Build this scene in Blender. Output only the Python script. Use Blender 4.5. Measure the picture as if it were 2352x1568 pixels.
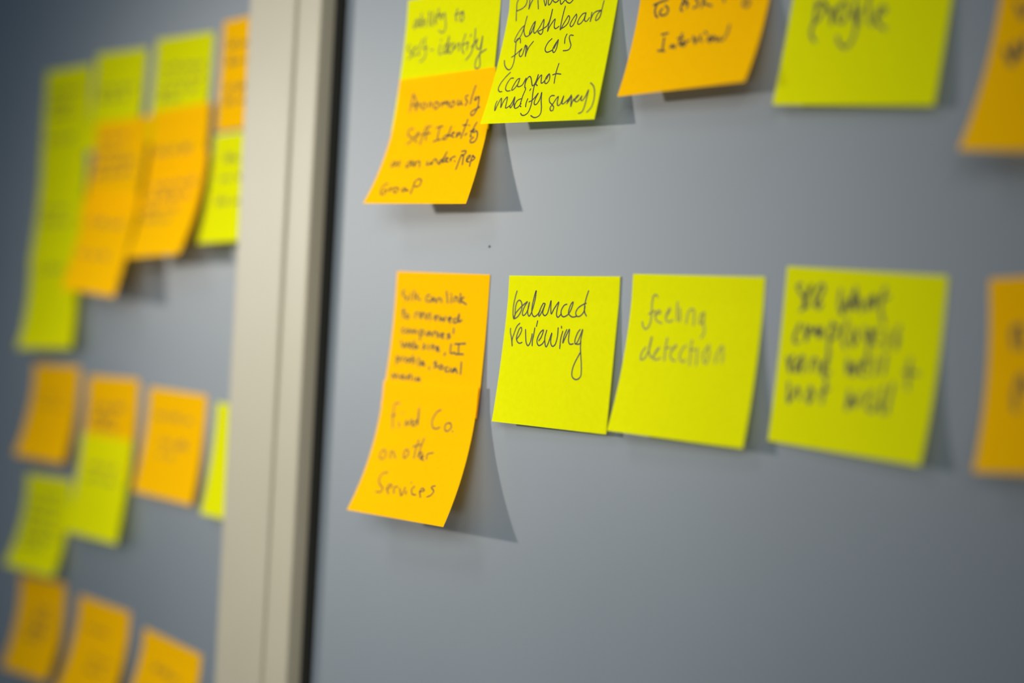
import bpy, bmesh, math, random
from mathutils import Matrix, Vector

for o in list(bpy.data.objects):
    bpy.data.objects.remove(o)
scene = bpy.context.scene
COL = scene.collection

# ------------------------------------------------------------------ camera
CAM_POS = Vector((0.522815, -0.516595, 1.455155))
CAM_RIGHT = Vector((0.7015909, 0.71057199, 0.05345704))
CAM_UP = Vector((-0.04255554, -0.03310391, 0.99854552))
CAM_FWD = Vector((-0.71130811, 0.70284535, -0.00701338))
cam = bpy.data.cameras.new('camera')
cam.lens = 50.0
cam.sensor_width = 36.0
cam.sensor_fit = 'HORIZONTAL'
cam.clip_start = 0.02
cam.dof.use_dof = True
cam.dof.focus_distance = 0.716
cam.dof.aperture_fstop = 1.8
cam_ob = bpy.data.objects.new('camera', cam)
COL.objects.link(cam_ob)
m = Matrix.Identity(4)
for i in range(3):
    m[i][0] = CAM_RIGHT[i]; m[i][1] = CAM_UP[i]; m[i][2] = -CAM_FWD[i]; m[i][3] = CAM_POS[i]
cam_ob.matrix_world = m
scene.camera = cam_ob

# ------------------------------------------------------------------ world, lights, exposure
world = bpy.data.worlds.new('room_light')
scene.world = world
world.use_nodes = True
bg = world.node_tree.nodes['Background']
bg.inputs['Color'].default_value = (0.42, 0.70, 1.0, 1)
bg.inputs['Strength'].default_value = 0.20

def spot(name, loc, target, power, color, size_deg, blend, radius):
    l = bpy.data.lights.new(name, 'SPOT')
    l.energy = power; l.color = color
    l.spot_size = math.radians(size_deg); l.spot_blend = blend
    l.shadow_soft_size = radius
    o = bpy.data.objects.new(name, l)
    COL.objects.link(o)
    o.location = loc
    d = Vector(target) - Vector(loc)
    o.rotation_euler = d.to_track_quat('-Z', 'Y').to_euler()
    return o

# track spotlight off to the left: throws the crisp shadows to the right of each note
spot('track_spotlight', (-2.45, -2.0, 1.80), (-0.07, 0.0, 1.445), 212, (1.0, 0.955, 0.87), 14.5, 1.0, 0.08)
# lamp from above, then an added row of fill spots, all aimed at the boards: the soft part of the light
spot('ceiling_lamp_high', (-0.30, -1.10, 2.62), (-0.17, 0.0, 1.43), 36, (1.0, 0.965, 0.89), 37.0, 1.0, 0.22)
FILL_TINT = (1.0, 0.965, 0.89)
for lx, ly, lz, watt, deg in ((0.00, -2.05, 2.35, 34, 26.0), (0.45, -2.00, 2.10, 46, 26.0), (0.80, -1.90, 2.45, 46, 26.0),
                              (1.10, -1.70, 2.00, 58, 26.0), (1.35, -1.50, 2.30, 42, 25.0), (1.70, -1.45, 1.75, 24, 22.0)):
    spot('fill_spot_row', (lx, ly, lz), (-0.185, 0.0, 1.43), watt, FILL_TINT, deg, 1.0, 0.20)
# added low fill spot behind the photographer, no real fixture: fills the shadows under the curled notes
spot('low_fill_spot', (0.75, -1.85, 1.05), (-0.175, 0.0, 1.43), 58, (1.0, 0.955, 0.87), 26.0, 1.0, 0.22)

vs = scene.view_settings
vs.view_transform = 'Standard'
vs.look = 'None'
vs.gamma = 1.0
vs.use_curve_mapping = False
vs.exposure = 0.0

# ------------------------------------------------------------------ materials
def new_mat(name):
    mt = bpy.data.materials.new(name); mt.use_nodes = True
    nt = mt.node_tree
    return mt, nt, nt.nodes['Principled BSDF'], nt.nodes['Material Output']

def tint_noise(nt, color, scale, amount, detail=3.0):
    """base colour with a faint procedural unevenness"""
    tc = nt.nodes.new('ShaderNodeTexCoord')
    nz = nt.nodes.new('ShaderNodeTexNoise')
    nz.inputs['Scale'].default_value = scale; nz.inputs['Detail'].default_value = detail
    rp = nt.nodes.new('ShaderNodeValToRGB')
    rp.color_ramp.elements[0].position = 0.3; rp.color_ramp.elements[1].position = 0.7
    lo = [c * (1 - amount) for c in color]; hi = [min(1.0, c * (1 + amount)) for c in color]
    rp.color_ramp.elements[0].color = (*lo, 1); rp.color_ramp.elements[1].color = (*hi, 1)
    nt.links.new(tc.outputs['Object'], nz.inputs['Vector'])
    nt.links.new(nz.outputs['Fac'], rp.inputs['Fac'])
    return rp.outputs['Color'], nz.outputs['Fac']

def solid(name, color, rough, spec=0.5, scale=40, amount=0.02, bump=0.0):
    mt, nt, b, out = new_mat(name)
    c, f = tint_noise(nt, color, scale, amount)
    nt.links.new(c, b.inputs['Base Color'])
    b.inputs['Roughness'].default_value = rough
    b.inputs['Specular IOR Level'].default_value = spec
    if bump:
        bp = nt.nodes.new('ShaderNodeBump'); bp.inputs['Strength'].default_value = bump
        bp.inputs['Distance'].default_value = 0.0005
        nt.links.new(f, bp.inputs['Height']); nt.links.new(bp.outputs['Normal'], b.inputs['Normal'])
    return mt

def paper(name, color, trans):
    mt, nt, b, out = new_mat(name)
    nt.nodes.remove(b)
    c, f = tint_noise(nt, color, 350, 0.02)
    d = nt.nodes.new('ShaderNodeBsdfDiffuse'); t = nt.nodes.new('ShaderNodeBsdfTranslucent')
    mx = nt.nodes.new('ShaderNodeMixShader'); mx.inputs[0].default_value = trans
    nt.links.new(c, d.inputs['Color']); nt.links.new(c, t.inputs['Color'])
    nt.links.new(d.outputs[0], mx.inputs[1]); nt.links.new(t.outputs[0], mx.inputs[2])
    nt.links.new(mx.outputs[0], out.inputs['Surface'])
    return mt

M_BOARD = solid('grey_board_enamel', (0.113, 0.134, 0.155), 0.50, 0.72, 9, 0.025)
M_FRAME = solid('cream_lacquer', (0.268, 0.247, 0.185), 0.45, 0.35, 30, 0.015)
M_SEAL = solid('black_rubber', (0.008, 0.008, 0.007), 0.8, 0.1)
M_WALL = solid('wall_paint', (0.55, 0.55, 0.53), 0.8, 0.3, 60, 0.02, 0.2)
M_FLOOR = solid('grey_carpet', (0.16, 0.16, 0.17), 0.95, 0.2, 500, 0.2, 0.6)
M_YELLOW = paper('lime_yellow_paper', (0.69, 0.697, 0.003), 0.35)
M_ORANGE = paper('orange_paper', (0.88, 0.465, 0.002), 0.35)
def ink(name, color):
    return solid(name, color, 0.6, 0.3, 200, 0.05)
M_INK = ink('black_pen_ink', (0.040, 0.037, 0.022))
M_INKF = ink('soft_black_pen_ink', (0.022, 0.020, 0.010))
M_PENCIL = ink('faint_pencil_grey', (0.150, 0.135, 0.030))

# ------------------------------------------------------------------ mesh helpers
def link_mesh(name, verts, faces, mat, parent=None, smooth=False):
    me = bpy.data.meshes.new(name)
    me.from_pydata([tuple(v) for v in verts], [], faces)
    me.materials.append(mat)
    if smooth:
        for p in me.polygons: p.use_smooth = True
    me.update()
    o = bpy.data.objects.new(name, me)
    COL.objects.link(o)
    if parent is not None: o.parent = parent
    return o

def bm_object(name, bm, mat, parent=None):
    bmesh.ops.recalc_face_normals(bm, faces=bm.faces[:])
    me = bpy.data.meshes.new(name); bm.to_mesh(me); bm.free()
    me.materials.append(mat)
    o = bpy.data.objects.new(name, me); COL.objects.link(o)
    if parent is not None: o.parent = parent
    return o

def add_box(bm, lo, hi, bevel=0.0):
    r = bmesh.ops.create_cube(bm, size=1.0)
    vs_ = r['verts']
    for v in vs_:
        v.co = Vector(((lo[i] + hi[i]) / 2 + v.co[i] * (hi[i] - lo[i]) for i in range(3)))
    if bevel:
        es = list({e for v in vs_ for e in v.link_edges})
        bmesh.ops.bevel(bm, geom=es, offset=bevel, segments=3, profile=0.5, affect='EDGES')

def tag(o, label=None, cat=None, group=None, kind=None):
    if label: o['label'] = label
    if cat: o['category'] = cat
    if group: o['group'] = group
    if kind: o['kind'] = kind

def empty(name, loc):
    o = bpy.data.objects.new(name, None); COL.objects.link(o); o.location = loc
    o.empty_display_size = 0.05
    return o

# ------------------------------------------------------------------ setting
bm = bmesh.new(); add_box(bm, (-3.0, 0.040, 0.0), (3.0, 0.16, 2.7))
tag(bm_object('wall_back', bm, M_WALL), kind='structure')
bm = bmesh.new(); add_box(bm, (-3.0, -3.2, -0.1), (3.0, 0.16, 0.0))
tag(bm_object('floor', bm, M_FLOOR), kind='structure')

# ------------------------------------------------------------------ the two boards
ZLO, ZHI = 0.86, 2.06
DEPTH = 0.0137          # how far the frames stand proud of the board face

def board(x0, x1, stile_l, stile_r, rail, seal, face, label):
    """x0, x1: outer edges of the frame"""
    root = empty('display_board', ((x0 + x1) / 2, 0.0, ZLO))
    tag(root, label, 'board', 'display boards side by side')
    off = Vector(root.location)
    def rel(lo, hi):
        return tuple(Vector(lo) - off), tuple(Vector(hi) - off)
    b = bmesh.new()
    add_box(b, *rel((x0 + stile_l - .004, face, ZLO + rail - .004), (x1 - stile_r + .004, face + 0.014, ZHI - rail + .004)))
    bm_object('board_surface', b, M_BOARD, root)
    for lo, hi in (((x0, -DEPTH, ZLO), (x0 + stile_l, 0.039, ZHI)),
                   ((x1 - stile_r, -DEPTH, ZLO), (x1, 0.039, ZHI)),
                   ((x0 + stile_l, -DEPTH, ZLO), (x1 - stile_r, 0.039, ZLO + rail)),
                   ((x0 + stile_l, -DEPTH, ZHI - rail), (x1 - stile_r, 0.039, ZHI))):
        b = bmesh.new(); add_box(b, *rel(lo, hi), bevel=0.0012)
        bm_object('frame_rail', b, M_FRAME, root)
    if seal:
        b = bmesh.new()
        xs, xe = x0 + stile_l, x1 - stile_r
        zs, ze = ZLO + rail, ZHI - rail
        for lo, hi in (((xs, -.0030, zs), (xs + seal, .001, ze)), ((xe - seal, -.0030, zs), (xe, .001, ze)),
                       ((xs + seal, -.0030, zs), (xe - seal, .001, zs + seal)), ((xs + seal, -.0030, ze - seal), (xe - seal, .001, ze))):
            add_box(b, *rel(lo, hi))
        bm_object('rubber_seal', b, M_SEAL, root)
    return root

left_board = board(-1.78, -0.1872, 0.049, 0.049, 0.049, 0.0, 0.024, 'grey display board with a wide cream frame, covered in strongly blurred notes')
right_board = board(-0.1802, 1.36, 0.0186, 0.0186, 0.0186, 0.0078, 0.0, 'grey display board with a narrow cream frame and black seal, holding the sharp notes')
# shallow strip that closes the joint between the two frames
b = bmesh.new(); add_box(b, (-0.1874, -DEPTH + .0022, ZLO), (-0.1800, 0.0385, ZHI), 0.0004)
jt = bm_object('joint_strip', b, M_FRAME)
tag(jt, 'slim recessed cream strip closing the joint between the two board frames', 'strip')
# one tiny pen speck left on the right board below the orange note
sp = bmesh.new()
bmesh.ops.create_circle(sp, cap_ends=True, radius=0.00085, segments=14)
for v in sp.verts:
    v.co = Vector((v.co.x * (1.2 if v.co.x > 0 else .8) + -0.02075, -0.00012, v.co.y * .8 + 1.49920)) - Vector(right_board.location)
bm_object('pen_speck', sp, M_INK, right_board)

# ------------------------------------------------------------------ sticky notes
SIDE = 0.076            # three-inch notes
GLUE = 0.012            # the strip at the top that sticks flat

def note_point(p, w, s, extra=0.0):
    """point of the curled paper: w across (0..1), s down from the top edge in metres; local to the note's top-left corner"""
    x, z, rot, ka, kb, t, oL, oR, t1 = p
    k = ka + (kb - ka) * w
    a = min(s, GLUE); L = max(s - GLUE, 0.0)
    N = 24
    cs = sn = 0.0
    for i in range(N):
        th = t1 + t + k * L * (i + .5) / N
        cs += math.cos(th); sn += math.sin(th)
    dn = a * math.cos(t1) + L * cs / N
    li = oL + (oR - oL) * w + a * math.sin(t1) + L * sn / N
    the = t1 + (t + k * L if s > GLUE else 0.0)
    dn -= extra * math.sin(the)
    li += extra * math.cos(the)
    e1 = Vector((math.cos(rot), 0, math.sin(rot))); e2 = Vector((math.sin(rot), 0, -math.cos(rot)))
    return e1 * (w * SIDE) + e2 * dn + Vector((0, -li, 0))

INK_LIFT = 0.00010
LEFT_FACE = 0.024       # the left board's face is set back in its deep frame

def smooth_path(pts, step=0.0006):
    """Catmull-Rom through the pen points (metres)"""
    if len(pts) < 2: return pts
    P = [pts[0]] + list(pts) + [pts[-1]]
    out = []
    for i in range(1, len(P) - 2):
        p0, p1, p2, p3 = P[i - 1], P[i], P[i + 1], P[i + 2]
        n = max(2, min(8, int(math.hypot(p2[0] - p1[0], p2[1] - p1[1]) / step)))
        for k in range(n):
            t = k / n
            out.append(tuple(0.5 * (2 * p1[j] + (p2[j] - p0[j]) * t + (2 * p0[j] - 5 * p1[j] + 4 * p2[j] - p3[j]) * t * t
                                    + (-p0[j] + 3 * p1[j] - 3 * p2[j] + p3[j]) * t ** 3) for j in range(2)))
    out.append(tuple(pts[-1]))
    return out

def pen_mesh(p, strokes, width, mat, parent):
    verts, faces = [], []
    def put(u, v):
        verts.append(note_point(p, u / SIDE, v, INK_LIFT)); return len(verts) - 1
    for st in strokes:
        pts = smooth_path([(a * SIDE / 1000.0, c * SIDE / 1000.0) for a, c in st])
        pts = [q for i, q in enumerate(pts) if i == 0 or math.hypot(q[0] - pts[i - 1][0], q[1] - pts[i - 1][1]) > 2e-5]
        if len(pts) < 2: continue
        h = width / 2
        left, right = [], []
        n = len(pts)
        for i, (u, v) in enumerate(pts):
            a = pts[max(0, i - 1)]; c = pts[min(n - 1, i + 1)]
            dx, dy = c[0] - a[0], c[1] - a[1]; l = math.hypot(dx, dy) or 1e-9
            nx, ny = -dy / l, dx / l
            left.append(put(u + nx * h, v + ny * h)); right.append(put(u - nx * h, v - ny * h))
        for i in range(n - 1):
            faces.append((left[i], left[i + 1], right[i + 1], right[i]))
        for i, j in ((0, 1), (n - 1, n - 2)):        # rounded pen ends
            u, v = pts[i]; q = pts[j]
            ang = math.atan2(v - q[1], u - q[0])
            ring = [put(u + h * math.cos(ang + f), v + h * math.sin(ang + f)) for f in (-1.571, -.9, -.3, .3, .9, 1.571)]
            faces.append(tuple(ring))
    return link_mesh('handwriting', verts, faces, mat, parent)

def scrawl(seed, rows):
    """small illegible pen lines for the far notes: rows of (depth, from, to)"""
    rnd = random.Random(seed); out = []
    for s, a, c in rows:
        x = a
        while x < c - 40:
            wlen = rnd.uniform(90, 240); e = min(c, x + wlen)
            st = []; up = True; q = x
            while q < e:
                hgt = rnd.choice((26, 26, 30, 62))
                st.append((q, s - hgt if up else s + rnd.uniform(-6, 8)))
                q += rnd.uniform(14, 26); up = not up
            if len(st) > 2: out.append(st)
            x = e + rnd.uniform(35, 60)
    return out

def sticky_note(key, mat, label, group, inkmat=None, width=0.0007, rows=None):
    p = NOTES[key]
    NW, NS = 12, 30
    verts, faces = [], []
    for j in range(NS + 1):
        s = GLUE * j / 6 if j <= 6 else GLUE + (SIDE - GLUE) * (j - 6) / (NS - 6)
        for i in range(NW + 1):
            verts.append(note_point(p, i / NW, s))
    for j in range(NS):
        for i in range(NW):
            a = j * (NW + 1) + i
            faces.append((a, a + NW + 1, a + NW + 2, a + 1))
    o = link_mesh('sticky_note', verts, faces, mat, None, True)
    o.location = (p[0], LEFT_FACE if group == GL else 0.0, p[1])
    tag(o, label, 'sticky note', group)
    st = STROKES.get(key) or (scrawl(key, rows) if rows else None)
    if st:
        pen_mesh(p, st, width, inkmat or M_INK, o)
    return o

# measured poses: left x, top z, tilt in the board plane, curl left/right (1/m), lift angle, stand-off left/right, strip angle
NOTES = {
    'A': (-0.09746, 1.63856, -0.02321, 1.70182, -0.05991, 0.03807, 0.0004, 0.0004, 0.0),
    'C': (-0.01423, 1.63503, -0.0159, 3.12262, 1.12057, 0.14635, 0.0008, 0.0008, 0.0),
    'D': (0.07677, 1.64255, -0.01381, 4.73229, 6.45663, 0.06269, 0.0004, 0.0004, 0.0),
    'E': (0.1655, 1.63442, -0.07309, 1.6011, 0.54217, 0.06302, 0.0004, 0.0004, 0.0),
    'F': (0.25924, 1.60513, -0.05719, 6.69201, 5.7132, 0.10276, 0.0004, 0.0004, 0.0),
    'G': (-0.09467, 1.48562, -0.01639, 2.46312, 1.17621, 0.00907, 0.0004, 0.0004, 0.0),
    'I': (-0.00378, 1.48403, 0.0034, 1.44972, -0.00198, 0.06834, 0.0008, 0.0008, 0.0),
    'J': (0.07995, 1.48562, -0.00877, 4.18177, 2.50674, 0.05675, 0.0004, 0.0004, 0.0),
    'K': (0.16721, 1.4897, -0.04557, 1.44281, 4.0136, -0.00787, 0.0004, 0.0004, 0.0),
    'L': (0.2604, 1.48525, 0.06851, 6.85482, 7.8689, 0.0093, 0.0004, 0.0004, 0.0),
    'M1': (-0.58119, 1.64673, -0.01005, -0.00592, 0.33059, 0.00882, 0.0004, 0.0004, 0.0),
    'N': (-0.49854, 1.65283, -0.03657, 1.05938, 1.01482, 0.03774, 0.0004, 0.0004, 0.0),
    'O': (-0.40963, 1.65445, -0.02993, 0.66523, 0.80878, 0.02327, 0.0004, 0.0004, 0.0),
    'R': (-0.3225, 1.65745, 0.0074, 0.25049, 0.39004, 0.02461, 0.0004, 0.0004, 0.0),
    'T': (-0.57661, 1.40814, 0.01698, 5.16564, 3.25906, 0.06303, 0.0004, 0.0004, 0.0),
    'U': (-0.48631, 1.40375, 0.02287, 1.16961, 1.18691, 0.042, 0.0004, 0.0004, 0.0),
    'W': (-0.39526, 1.40088, -0.01238, 3.3486, 2.47553, 0.03593, 0.0004, 0.0004, 0.0),
    'X': (-0.30666, 1.39616, -0.00918, 2.76407, 3.22906, 0.04075, 0.0004, 0.0004, 0.0),
    'Y': (-0.57952, 1.31799, 0.03339, 7.04356, 4.97007, 0.05136, 0.0004, 0.0004, 0.0),
    'Z1': (-0.58081, 1.23563, 0.05208, 5.93332, 5.50956, 0.03873, 0.001, 0.001, 0.0),
    'Z2': (-0.48259, 1.23481, -0.0027, 6.1711, 5.95119, 0.08004, 0.0004, 0.0004, 0.0),
    'Z3': (-0.38557, 1.22736, -0.06133, 6.40929, 6.21491, 0.10111, 0.0004, 0.0004, 0.0),
    'B': (-0.09675, 1.59297, 0.00739, 6.69383, 3.91963, 0.10017, 0.00417, 0.00224, 0.03205),
    'H': (-0.09532, 1.42399, 0.0172, 6.73321, 5.82762, 0.06574, 0.00527, 0.00383, 0.06739),
    'M2': (-0.57942, 1.57162, -0.00152, 1.28019, 1.26913, 0.0496, 0.00198, 0.00208, -0.01152),
    'M3': (-0.57684, 1.49521, 0.05862, 4.59486, 1.94952, 0.03032, 0.00888, 0.00642, -0.0221),
    'P1': (-0.48492, 1.59764, 0.01246, 2.5914, 2.23283, 0.03609, 0.00463, 0.00331, 0.04884),
    'P2': (-0.47721, 1.5438, -0.06078, 2.31902, 1.46114, 0.01375, 0.01276, 0.01241, 0.13962),
    'Q1': (-0.40499, 1.60092, 0.0218, 2.64117, 2.57037, 0.03385, 0.00288, 0.0036, 0.02392),
    'Q2': (-0.3997, 1.56693, 0.01936, 3.42913, 4.98967, 0.04332, 0.00632, 0.00692, 0.0921),
    'S': (-0.32148, 1.57849, 0.01983, 3.08974, 3.94906, 0.04193, 0.00373, 0.00361, 0.02278),
    'V': (-0.48596, 1.35972, 0.01088, 2.03962, 1.63714, 0.03029, 0.00335, 0.00378, 0.05481),
}
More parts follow.
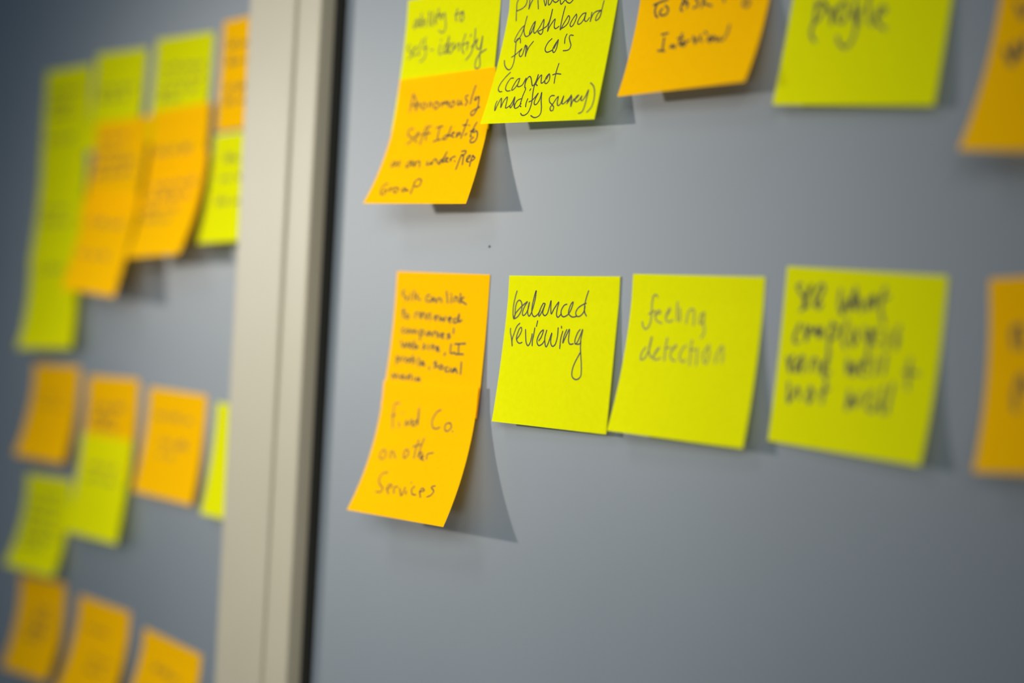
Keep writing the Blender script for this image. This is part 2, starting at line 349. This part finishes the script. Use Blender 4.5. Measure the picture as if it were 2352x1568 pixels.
# pen strokes in thousandths of a note side (across, down)
STROKES = {k: [[tuple(map(int, q.split(','))) for q in st.split()] for st in v.split(';')] for k, v in {
    'I': '84,105 66,161 60,221 65,266 76,293 83,270 81,220 88,184 108,167 128,174 141,201 140,233 120,269 97,288 76,294;75,291 89,256 114,229 148,201 189,175 168,205 152,246 158,268 174,266 193,245 206,208 208,177 201,218 203,254 219,273 232,257 241,235 257,171 265,100 244,163 237,226 245,257 266,274 295,260 316,233;356,187 340,183 320,215 307,255 312,271 330,246 347,210 356,187 346,223 343,250 364,265 386,249 398,204 408,164 412,213 422,252 443,216 479,172 472,211 469,251 477,269 490,271 511,250;553,185 530,193 510,224 511,250 528,267 552,264 579,246 598,213 609,169 589,187 576,227 579,248 605,265 629,267 652,260;723,175 695,185 657,207 640,238 652,260 676,261 707,236 717,197;738,95 717,154 712,206 719,236 736,257;56,360 58,385 75,425 92,481 83,439 95,393 113,347 138,323;127,430 148,404 163,372 157,350 141,359 125,401 123,430 140,452 160,458 179,451;199,364 206,402 219,451 239,471 256,450 265,409 265,391;284,350 281,391 275,436 278,469;303,302 300,320 297,338;334,433 354,406 366,361 338,380 319,420 320,447 339,466 368,454 386,431;396,362 386,413 396,457 407,472 422,448 445,378 442,425 450,455 467,466 488,449 499,400 497,343;542,364 531,412 531,476;525,331 528,342;576,351 558,394 553,440 571,402 599,348 600,392 602,427 619,446 645,441;693,347 673,372 657,420 666,442 686,419 716,345 709,401 706,436 683,443 665,440;710,423 713,466 720,500 736,577 741,616 741,646 721,667 699,671 674,661 662,638 665,598 682,554 714,498',
    'C': '121,81 92,94 74,125 76,176 91,248;98,95 139,87 170,111 162,143 129,165 82,177;198,89 196,131 194,177 208,140 234,106;272,106 278,148 287,185;328,121 350,171 357,132;384,111 373,146 382,170 399,157 414,130 421,147 445,158 471,145;480,85 483,146 497,177 523,155;528,151 559,131 533,144 547,166 577,178 601,159;182,292 155,311 126,356 115,390 125,404 147,389 168,360 180,318 182,292;192,226 186,275 185,318 199,355 221,374 251,364 268,344;281,272 265,288 248,333 247,362 262,344 276,306 282,277 281,307 282,341 295,358 314,344 339,308 360,266 367,315 370,359 356,372 336,360 324,348 353,340 399,319;424,204 422,253 415,316 417,357 426,326 464,275 467,309 473,335 490,345 514,331;399,319 417,278 424,204;540,196 533,248 530,307 533,358 551,322 578,274 586,265 599,281 593,314 571,337 538,350;654,262 635,285 616,320 618,339 634,345 650,324 662,283 654,262;739,265 717,264 691,291 680,323 691,336 711,330 732,303 741,261 738,296 740,314 758,323 779,300;792,266 793,301 793,330 798,298 820,267 871,259;871,261 849,279 837,306 838,325 854,322 870,302 876,269;883,198 877,253 874,298 859,321;177,414 171,391 159,379 139,384 133,401 140,445 150,499 155,552 147,592 126,605 98,592 71,563 59,531;122,512 155,497 205,458 191,481 192,503 208,517 222,505 227,475 230,436 244,463 255,521 256,495 270,453 300,416;230,436 248,446 260,478;471,413 442,438 427,476 439,500 461,506 496,495;533,426 513,454 500,486 506,508 521,512 533,485 533,426 520,458 510,483;602,394 593,423 598,457;663,409 637,404 630,418 644,449 659,475 654,500 632,509 599,508;147,625 113,656 82,698 71,734 78,752 96,764 114,763;191,670 165,671 143,707 141,743 162,762 190,761;253,677 232,682 211,720 203,751 210,760 230,744 248,714 254,679 248,714 249,732 268,737 292,726 305,696 313,677 315,718 321,745;316,714 323,684 341,668 361,686 384,732 397,737 411,712 419,658 417,695 415,725 427,691 449,665 456,697 464,724 480,721 490,708;517,663 500,679 493,709 498,726 516,729 531,707 527,677 517,663 505,697;585,596 578,646 579,697 582,732;553,672 584,666 624,673;95,833 90,864 101,904 108,865 127,812 139,849 148,883 156,841 180,806 188,842 193,887 211,884 229,871;252,810 242,845 231,876 242,890 253,859 254,815 260,855 274,887;314,827 285,838 273,869 282,894 308,888 327,863;321,744 333,757 324,805 322,849 322,876 334,885;377,830 373,861 377,887;381,760 376,771;433,740 415,728 407,745 410,788 421,846 423,894 412,933 385,950 362,946 350,934;396,853 425,841 459,796;460,798 448,830 445,860 455,876 473,872 489,836 490,791 504,850 522,898 529,942 510,965 479,969 447,954;611,821 586,820 573,836 583,863 612,885 631,903 630,925 612,926 600,906 612,885 647,828 651,866 662,892 681,885 695,826 694,860 695,881 711,882 727,866;727,866 748,846 760,823 756,855 738,883;739,871 765,834 771,872 778,906 782,873 791,852;795,865 826,829 808,837 800,865 818,875 836,863 854,835 850,860 863,869 882,845 898,798 897,862 893,920 880,948 857,955;903,751 936,778 956,824 961,874 953,918 926,950',
    'B': '167,119 155,182 155,253;167,119 199,166 207,217 220,253;149,202 196,201;224,228 220,195 240,189 255,223;295,194 274,212 285,241 313,240 321,216 295,194;354,234 350,203 371,200 382,231;423,197 407,218 418,249 442,248 460,222 423,197;485,239 487,205 510,227 520,198 537,224 553,203 556,245;605,205 581,223 581,250 602,251 620,226 605,205;652,204 653,238 674,240 684,209 687,236 705,240;748,178 725,183 730,206 751,225 734,252;816,115 793,172 783,244;831,195 819,213 831,221 858,195 865,241 860,289 834,328 810,327 808,305 834,292 886,274;235,387 200,390 184,415 204,442 254,461 247,481 208,508;281,458 317,439 297,422 277,447 282,478 307,498;373,374 357,432 350,519;420,380 395,388 391,429 398,488;346,441 431,434;479,402 511,391 548,391;518,392 515,437 520,493;483,504 518,496 557,491;621,459 590,467 576,487 592,495 619,474 634,393 625,460 635,470 656,462 682,448 664,445 659,472 683,483;709,483 711,445 710,485 735,447 743,472;788,357 773,430 760,496;749,396 787,398;817,401 812,405;809,462 793,476;885,386 860,436 849,487 863,487;838,449 880,437;867,448 874,461 904,451 920,489 908,527 871,535 858,514 885,496;138,643 115,656 118,684 141,679 154,647 162,680;198,643 178,653 200,671 188,689;330,650 290,653 277,685 290,699 314,676 323,649 331,682 345,682;352,651 364,694 375,657 405,656 419,701;484,657 485,683 510,684 521,664 530,685;542,680 542,649 567,645 582,672;633,643 603,667 603,683 626,674 656,588 640,659 652,672 686,640 665,640 669,665 698,672;708,647 722,668 719,642 751,631;758,667 762,670;801,596 846,596 841,618 807,631;810,621 802,671 796,732;830,622 837,653 845,699;873,670 901,641 891,630 872,649 878,675 902,681;923,632 918,672 921,714;925,637 950,653 931,672;157,825 123,844 118,891 148,922 174,912 175,885 144,888 175,878;200,865 215,899 212,872 234,863;257,860 248,879 266,906 290,900 292,874 257,860;360,868 332,874 338,894 362,894 370,872 376,891 402,888;429,819 432,863 437,918;424,825 454,797 490,808 493,846 466,861 447,854',
    'A': '125,150 99,166 87,202 93,217 115,197 131,154 126,194 139,210;166,114 157,160 156,208 182,155 196,175 178,207 156,208;222,163 213,195 216,217;247,114 245,121;255,111 256,170 263,214;294,112 284,172 290,210 307,215;321,158 315,194;355,96 342,149 330,188 339,207;325,147 389,135;390,143 370,159 389,175 422,135 436,187 447,239 431,274 398,272 374,258;560,120 547,154 547,190 560,206;535,160 625,144;621,151 597,170 596,202 614,213 632,191 621,151;70,338 44,351 60,379 99,404 92,430 66,443;99,404 146,352 111,379 99,408 119,420 157,416;201,312 182,366 173,414 191,419;243,297 228,311 244,371 258,420 242,456 201,475;217,376 272,373;309,397 336,393;412,363 400,402 407,432 435,434;412,326 410,334;482,361 458,378 447,409 461,432 485,412 495,308 484,372 483,430;487,427 535,359 512,382 503,425 526,434 549,414 562,361 559,407 601,375 617,373 614,426;670,309 648,372 650,418 670,448;650,386 705,369;706,373 698,426;726,318 723,332;767,279 771,325 766,396 744,458 699,497;742,411 801,356;801,356 792,398 812,428 836,419 850,339 846,420 839,472 852,544 832,567 805,558 804,512 838,465 899,436',
    'D': '120,395 171,382 228,372;144,393 137,431 151,466 169,480;216,411 240,429 242,462 215,473 189,466 179,445 196,428;352,380 351,418 343,445 361,462;358,381 394,418 392,446;345,417 393,413;439,386 471,418 473,442 442,452;505,394 512,437 504,455;539,384 511,423 583,455;662,413 673,440;822,433 815,474 847,494 868,471 835,444;232,599 282,597;260,624 264,669 270,709;234,707 290,716;328,695 340,677 341,701 359,684 368,704;398,610 392,648 392,677 413,690;373,641 416,641;407,689 432,677 417,666 413,690 439,697;446,683 447,669 469,664;490,639 522,692 521,657;551,637 544,660 570,682;614,677 632,665 616,658 611,677 636,694;645,652 644,686 665,664 680,695 699,668 700,687 728,690 748,649 750,597;574,620 595,634',
    'E': '165,410 170,512 164,588 199,634;167,461 200,405 229,438 205,501 180,525;225,419 274,485 286,542 287,473 309,442;347,413 319,455 324,519 363,533 377,458 347,413;422,398 425,486 449,574 435,648 399,678 357,645 343,614;406,497 472,475;461,456 451,512 472,550;497,390 520,509 550,559;575,511 617,476 593,457 562,511 590,555 636,581',
    'F': '94,182 145,260 162,204;77,422 139,509 124,394 182,468 181,362',
    'G': '106,141 77,155 89,178 137,192 119,213;173,158 169,211;211,134 216,209;258,162 235,182 287,203;386,164 353,172 351,204 386,212;431,181 403,189 406,211 442,188 450,213;469,212 475,186 509,185 517,213;565,132 584,214;621,168 621,209;614,146 617,151;653,202 658,167 682,172 690,200;712,140 714,209;751,166 717,187 780,215;106,272 111,344;89,299 129,291;142,317 168,319 171,338 146,343 138,323;245,338 245,299 274,298;293,323 329,302 304,296 293,323 324,334;348,294 368,339 387,299;406,292 415,343;454,328 486,314 466,308 454,328 480,343;504,307 519,344 539,318 557,346 576,310;603,334 639,319 615,314 603,334 633,351;685,317 659,331 666,350 698,342 714,284 716,341 747,327;137,415 113,423 118,449 143,448;178,420 161,440 183,449 200,432 178,420;218,450 224,424 247,446 258,422 282,447;308,426 324,496;308,426 352,424 351,449 318,458;415,427 388,441 396,460 431,432 439,457;458,456 463,427 493,429 502,460;517,431 521,462;548,448 575,437 550,432 544,455 574,466;635,430 608,441 643,452 612,467;672,390 672,425;113,509 142,560 161,526 182,557 194,517;214,542 242,534 220,522 215,549 247,560;261,500 271,558 312,543 272,535;381,519 364,530 391,544 359,556;421,523 427,558;467,514 470,558;452,534 489,531;511,546 538,538 513,530 508,556 546,560;609,569 598,588;660,502 660,565 706,559;696,500 806,490;738,497 744,569;712,571 794,566;86,629 98,688;87,636 122,634 121,653 98,662;153,664 152,635 177,633;207,634 191,655 217,663 233,642 207,634;271,610 255,631 263,670;238,645 277,639;290,635 297,667;331,619 344,683;364,662 396,654 370,646 365,669 409,672;459,681 457,698;527,638 500,649 541,666 506,681;577,657 557,677 583,688 603,668 577,657;649,667 623,679 631,697 659,698;678,672 678,700;728,668 699,686 706,701 738,677 752,704;785,623 789,707;73,796 74,756 101,787 119,756 137,791;168,775 200,766 174,761 164,782 205,789;253,762 226,774 235,789 269,747 274,790;307,764 308,790;361,766 334,778 346,790 371,772 380,791',
    'H': '202,160 158,163 146,208 157,289 175,347;132,260 178,243;232,298 238,335;246,231 251,235;299,323 308,279 329,314 359,268 372,311;425,271 386,288 378,314 420,293 417,177 433,300;650,181 608,201 576,261 594,310 633,318 666,305;763,266 721,280 720,316 749,328 782,297 763,266;799,325 805,326;136,508 109,549 134,581 172,566 166,528 136,508;233,568 219,524 244,518 286,563;373,488 359,519 379,555 406,530 405,501 373,488;478,410 472,480 477,546;434,465 510,440;531,395 518,462 515,536 531,497 549,503 541,548 570,516 561,546 584,552;611,542 602,506 659,490;257,677 216,681 190,726 219,769 266,795 261,824 210,829;311,798 349,771 321,758 307,791 345,829;398,820 379,775 412,768;438,777 482,829 489,763;514,791 520,813;530,721 535,724;579,746 560,771 584,806 620,806;643,780 688,768 660,752 646,776 673,818;777,721 743,736 781,761 766,793 734,808',
    'J': '209,137 197,125 177,134 170,175 174,242 173,304 147,341 121,327 108,298;153,246 198,224;202,249 247,235 230,221 206,244 217,281 263,300;288,258 314,224 314,203 295,237 293,274 319,289 348,276;369,165 372,226 385,283;394,201 405,278;453,292 456,239 472,210 497,205 506,237 510,302;575,222 553,247 554,288 577,275 579,218 583,286 596,338 577,375;163,455 139,494 141,532 171,521 195,457 200,386 192,453 204,498 228,514 273,449 251,471 238,513 257,528 291,514;324,388 319,446 325,528;316,454 355,444;366,472 404,429 381,443 364,489 385,520 411,523;475,425 449,451 437,497 463,528 486,514;514,391 515,451 522,544;505,452 544,446;562,437 566,485 571,541;635,428 612,466 621,514 643,524 654,479 643,412;706,520 711,468 741,415 754,465 753,513',
    'K': '111,96 81,106 106,145 147,186 150,216 117,245;138,204 178,96 143,151 134,213 166,220;220,198 257,117 239,88 208,134 205,199 238,223 250,196;367,111 365,188 387,247 407,164 433,222 442,119;461,92 467,215 484,146 497,179 506,221;573,127 540,172 544,210 583,131 585,194;640,81 621,170 632,233 651,273;629,153 663,126;93,393 125,315 96,379 97,423 123,425;158,325 174,412 189,332 219,364 235,328 253,388 265,326 277,377;332,294 321,364 327,451 330,537;325,321 364,309 374,351 334,389;429,274 405,357 429,428;474,317 462,374 476,411 496,375 474,317;540,303 541,350 568,369 579,309 573,407 580,520;586,359 623,309 601,324 599,383 629,393;674,376 684,308 673,368 683,409;746,282 736,350 739,404 750,349;61,515 89,597 85,535 102,502;164,496 124,544 125,593 164,532 165,501 167,589;218,579 229,516 259,509 274,573;335,467 315,539 305,574 336,609;333,493 301,549 351,578;457,486 465,566 486,513 506,575 523,496;548,532 572,470 550,515 552,557 582,563;634,460 629,558;688,442 684,544;834,453 833,507 841,610;808,522 891,522;92,657 104,767 129,720 159,677 175,741;241,663 229,717 241,755 264,709 241,663;337,618 332,684 327,745;308,691 360,663;494,657 494,764 516,693 544,741 564,662;610,699 638,641 615,673 610,725 654,753 682,695;701,613 698,706 718,758;754,590 745,700 745,751',
    'L': '132,250 126,300 140,355;132,258 167,243 177,301 183,360;179,495 159,562 161,639 176,673;205,503 207,571 230,588',
}.items()}

GR = 'sticky notes on the right board'
GL = 'sticky notes on the left board'
Y, O = M_YELLOW, M_ORANGE
# ---- right board, upper row
sticky_note('A', Y, 'lime yellow sticky note reading ability to self-identify, top left corner of the right board', GR, M_INK, .00072)
sticky_note('B', O, 'orange sticky note reading Anonomously Self Identify, curling out below the ability note', GR, M_INKF, .00085)
sticky_note('C', Y, 'lime yellow sticky note reading private dashboard for co\'s (cannot modify survey)', GR, M_INK, .00068)
sticky_note('D', O, 'orange sticky note reading To Ask in Interview', GR, M_INKF, .00105)
sticky_note('E', Y, 'lime yellow sticky note reading profile, beside the cropped orange note at upper right', GR, M_INK, .0013)
sticky_note('F', O, 'orange sticky note cropped by the upper right edge of the photo', GR, M_INK, .0017)
# ---- right board, middle row
sticky_note('G', O, 'orange sticky note about companies\' website and social media, above find Co.', GR, M_INKF, .00098)
sticky_note('H', O, 'orange sticky note reading find Co. on other Services, curling off the board', GR, M_INKF, .00074)
sticky_note('I', Y, 'lime yellow sticky note with sharp handwriting reading balanced reviewing', GR, M_INK, .00074)
sticky_note('J', Y, 'lime yellow sticky note with faint handwriting reading feeling detection', GR, M_PENCIL, .00085)
sticky_note('K', Y, 'lime yellow sticky note reading see what employees rank well + not well', GR, M_INK, .0013)
sticky_note('L', O, 'orange sticky note cropped by the right edge, beside the see what employees note', GR, M_INK, .0017)
# ---- left board, upper cluster
sticky_note('M1', Y, 'blurred lime yellow note, topmost of the leftmost yellow column', GL, M_INKF, .0009, [(260, 120, 820), (400, 120, 700), (500, 120, 640), (760, 120, 760)])
sticky_note('M2', Y, 'blurred lime yellow note in the middle of the leftmost yellow column', GL, M_INKF, .0008, [(520, 120, 700), (660, 120, 760)])
sticky_note('M3', Y, 'blurred lime yellow note at the bottom of the leftmost yellow column', GL, M_INKF, .0008, [(180, 200, 720)])
sticky_note('N', Y, 'blurred lime yellow note right of the leftmost column, above the longer orange column', GL, M_INKF, .0009, [(380, 120, 840), (480, 120, 700)])
sticky_note('O', Y, 'blurred lime yellow note beside the orange strip, above the shorter orange column', GL, M_INKF, .0009, [(300, 150, 880), (420, 150, 860), (520, 120, 780), (600, 120, 500)])
sticky_note('P1', O, 'blurred orange note, upper one of the longer orange column, below a yellow note', GL, M_INKF, .0009, [(180, 90, 700), (330, 80, 640), (450, 80, 800), (560, 80, 860)])
sticky_note('P2', O, 'blurred orange note hanging lowest in the longer orange column', GL, M_INKF, .0007, [(320, 150, 800), (640, 120, 700)])
sticky_note('Q1', O, 'blurred orange note, upper one of the shorter orange column, lapping a yellow note', GL, M_INKF, .0007, [(430, 120, 760), (560, 120, 640)])
sticky_note('Q2', O, 'blurred orange note with dark writing, lower one of the shorter orange column', GL, M_INKF, .0009, [(300, 120, 860), (420, 100, 800), (540, 80, 760), (640, 80, 560)])
sticky_note('R', O, 'blurred orange note partly hidden by the cream frame, in the upper cluster', GL, M_INKF, .0010, [(250, 100, 800), (400, 100, 800), (640, 100, 800), (760, 100, 800)])
sticky_note('S', Y, 'blurred lime yellow note partly hidden by the cream frame, below the orange strip', GL, M_INKF, .0009, [(250, 200, 800), (420, 160, 800), (640, 160, 800)])
# ---- left board, middle cluster
sticky_note('T', O, 'blurred plain orange note, leftmost of the middle row on the left board', GL, M_INKF, .0004, [(330, 150, 800), (440, 150, 760)])
sticky_note('U', O, 'blurred orange note with a yellow note stuck over its lower half', GL, M_INKF, .0009, [(320, 120, 760), (430, 120, 640), (520, 120, 720)])
sticky_note('V', Y, 'blurred lime yellow note stuck over the lower half of an orange note', GL, M_INKF, .0008, [(330, 200, 760), (450, 180, 820)])
sticky_note('W', O, 'blurred bright orange note uncovered beside the half-hidden yellow note, middle row', GL, M_INKF, .0008, [(270, 140, 800), (520, 300, 800), (620, 300, 560)])
sticky_note('X', Y, 'blurred thin yellow sliver of a note behind the cream frame, middle row', GL, M_INKF, .0006, [(400, 250, 800)])
sticky_note('Y', Y, 'blurred dark-written yellow note below the plain orange note, at the left edge', GL, M_INKF, .0009, [(200, 150, 800), (320, 120, 820), (440, 120, 760), (560, 120, 800), (660, 120, 800), (760, 120, 700)])
# ---- left board, bottom row
sticky_note('Z1', O, 'blurred orange note with a dark scrawl, bottom left corner', GL, M_INK, .0011, [(330, 380, 760), (440, 330, 740), (550, 320, 720), (640, 300, 640)])
sticky_note('Z2', O, 'blurred orange note in the middle of the bottom row of three', GL, M_INKF, .0008, [(300, 200, 640), (560, 400, 820), (680, 400, 760)])
sticky_note('Z3', O, 'blurred orange note nearest the cream frame in the bottom row of three', GL, M_INKF, .0009, [(330, 250, 700), (560, 150, 700), (680, 150, 640)])
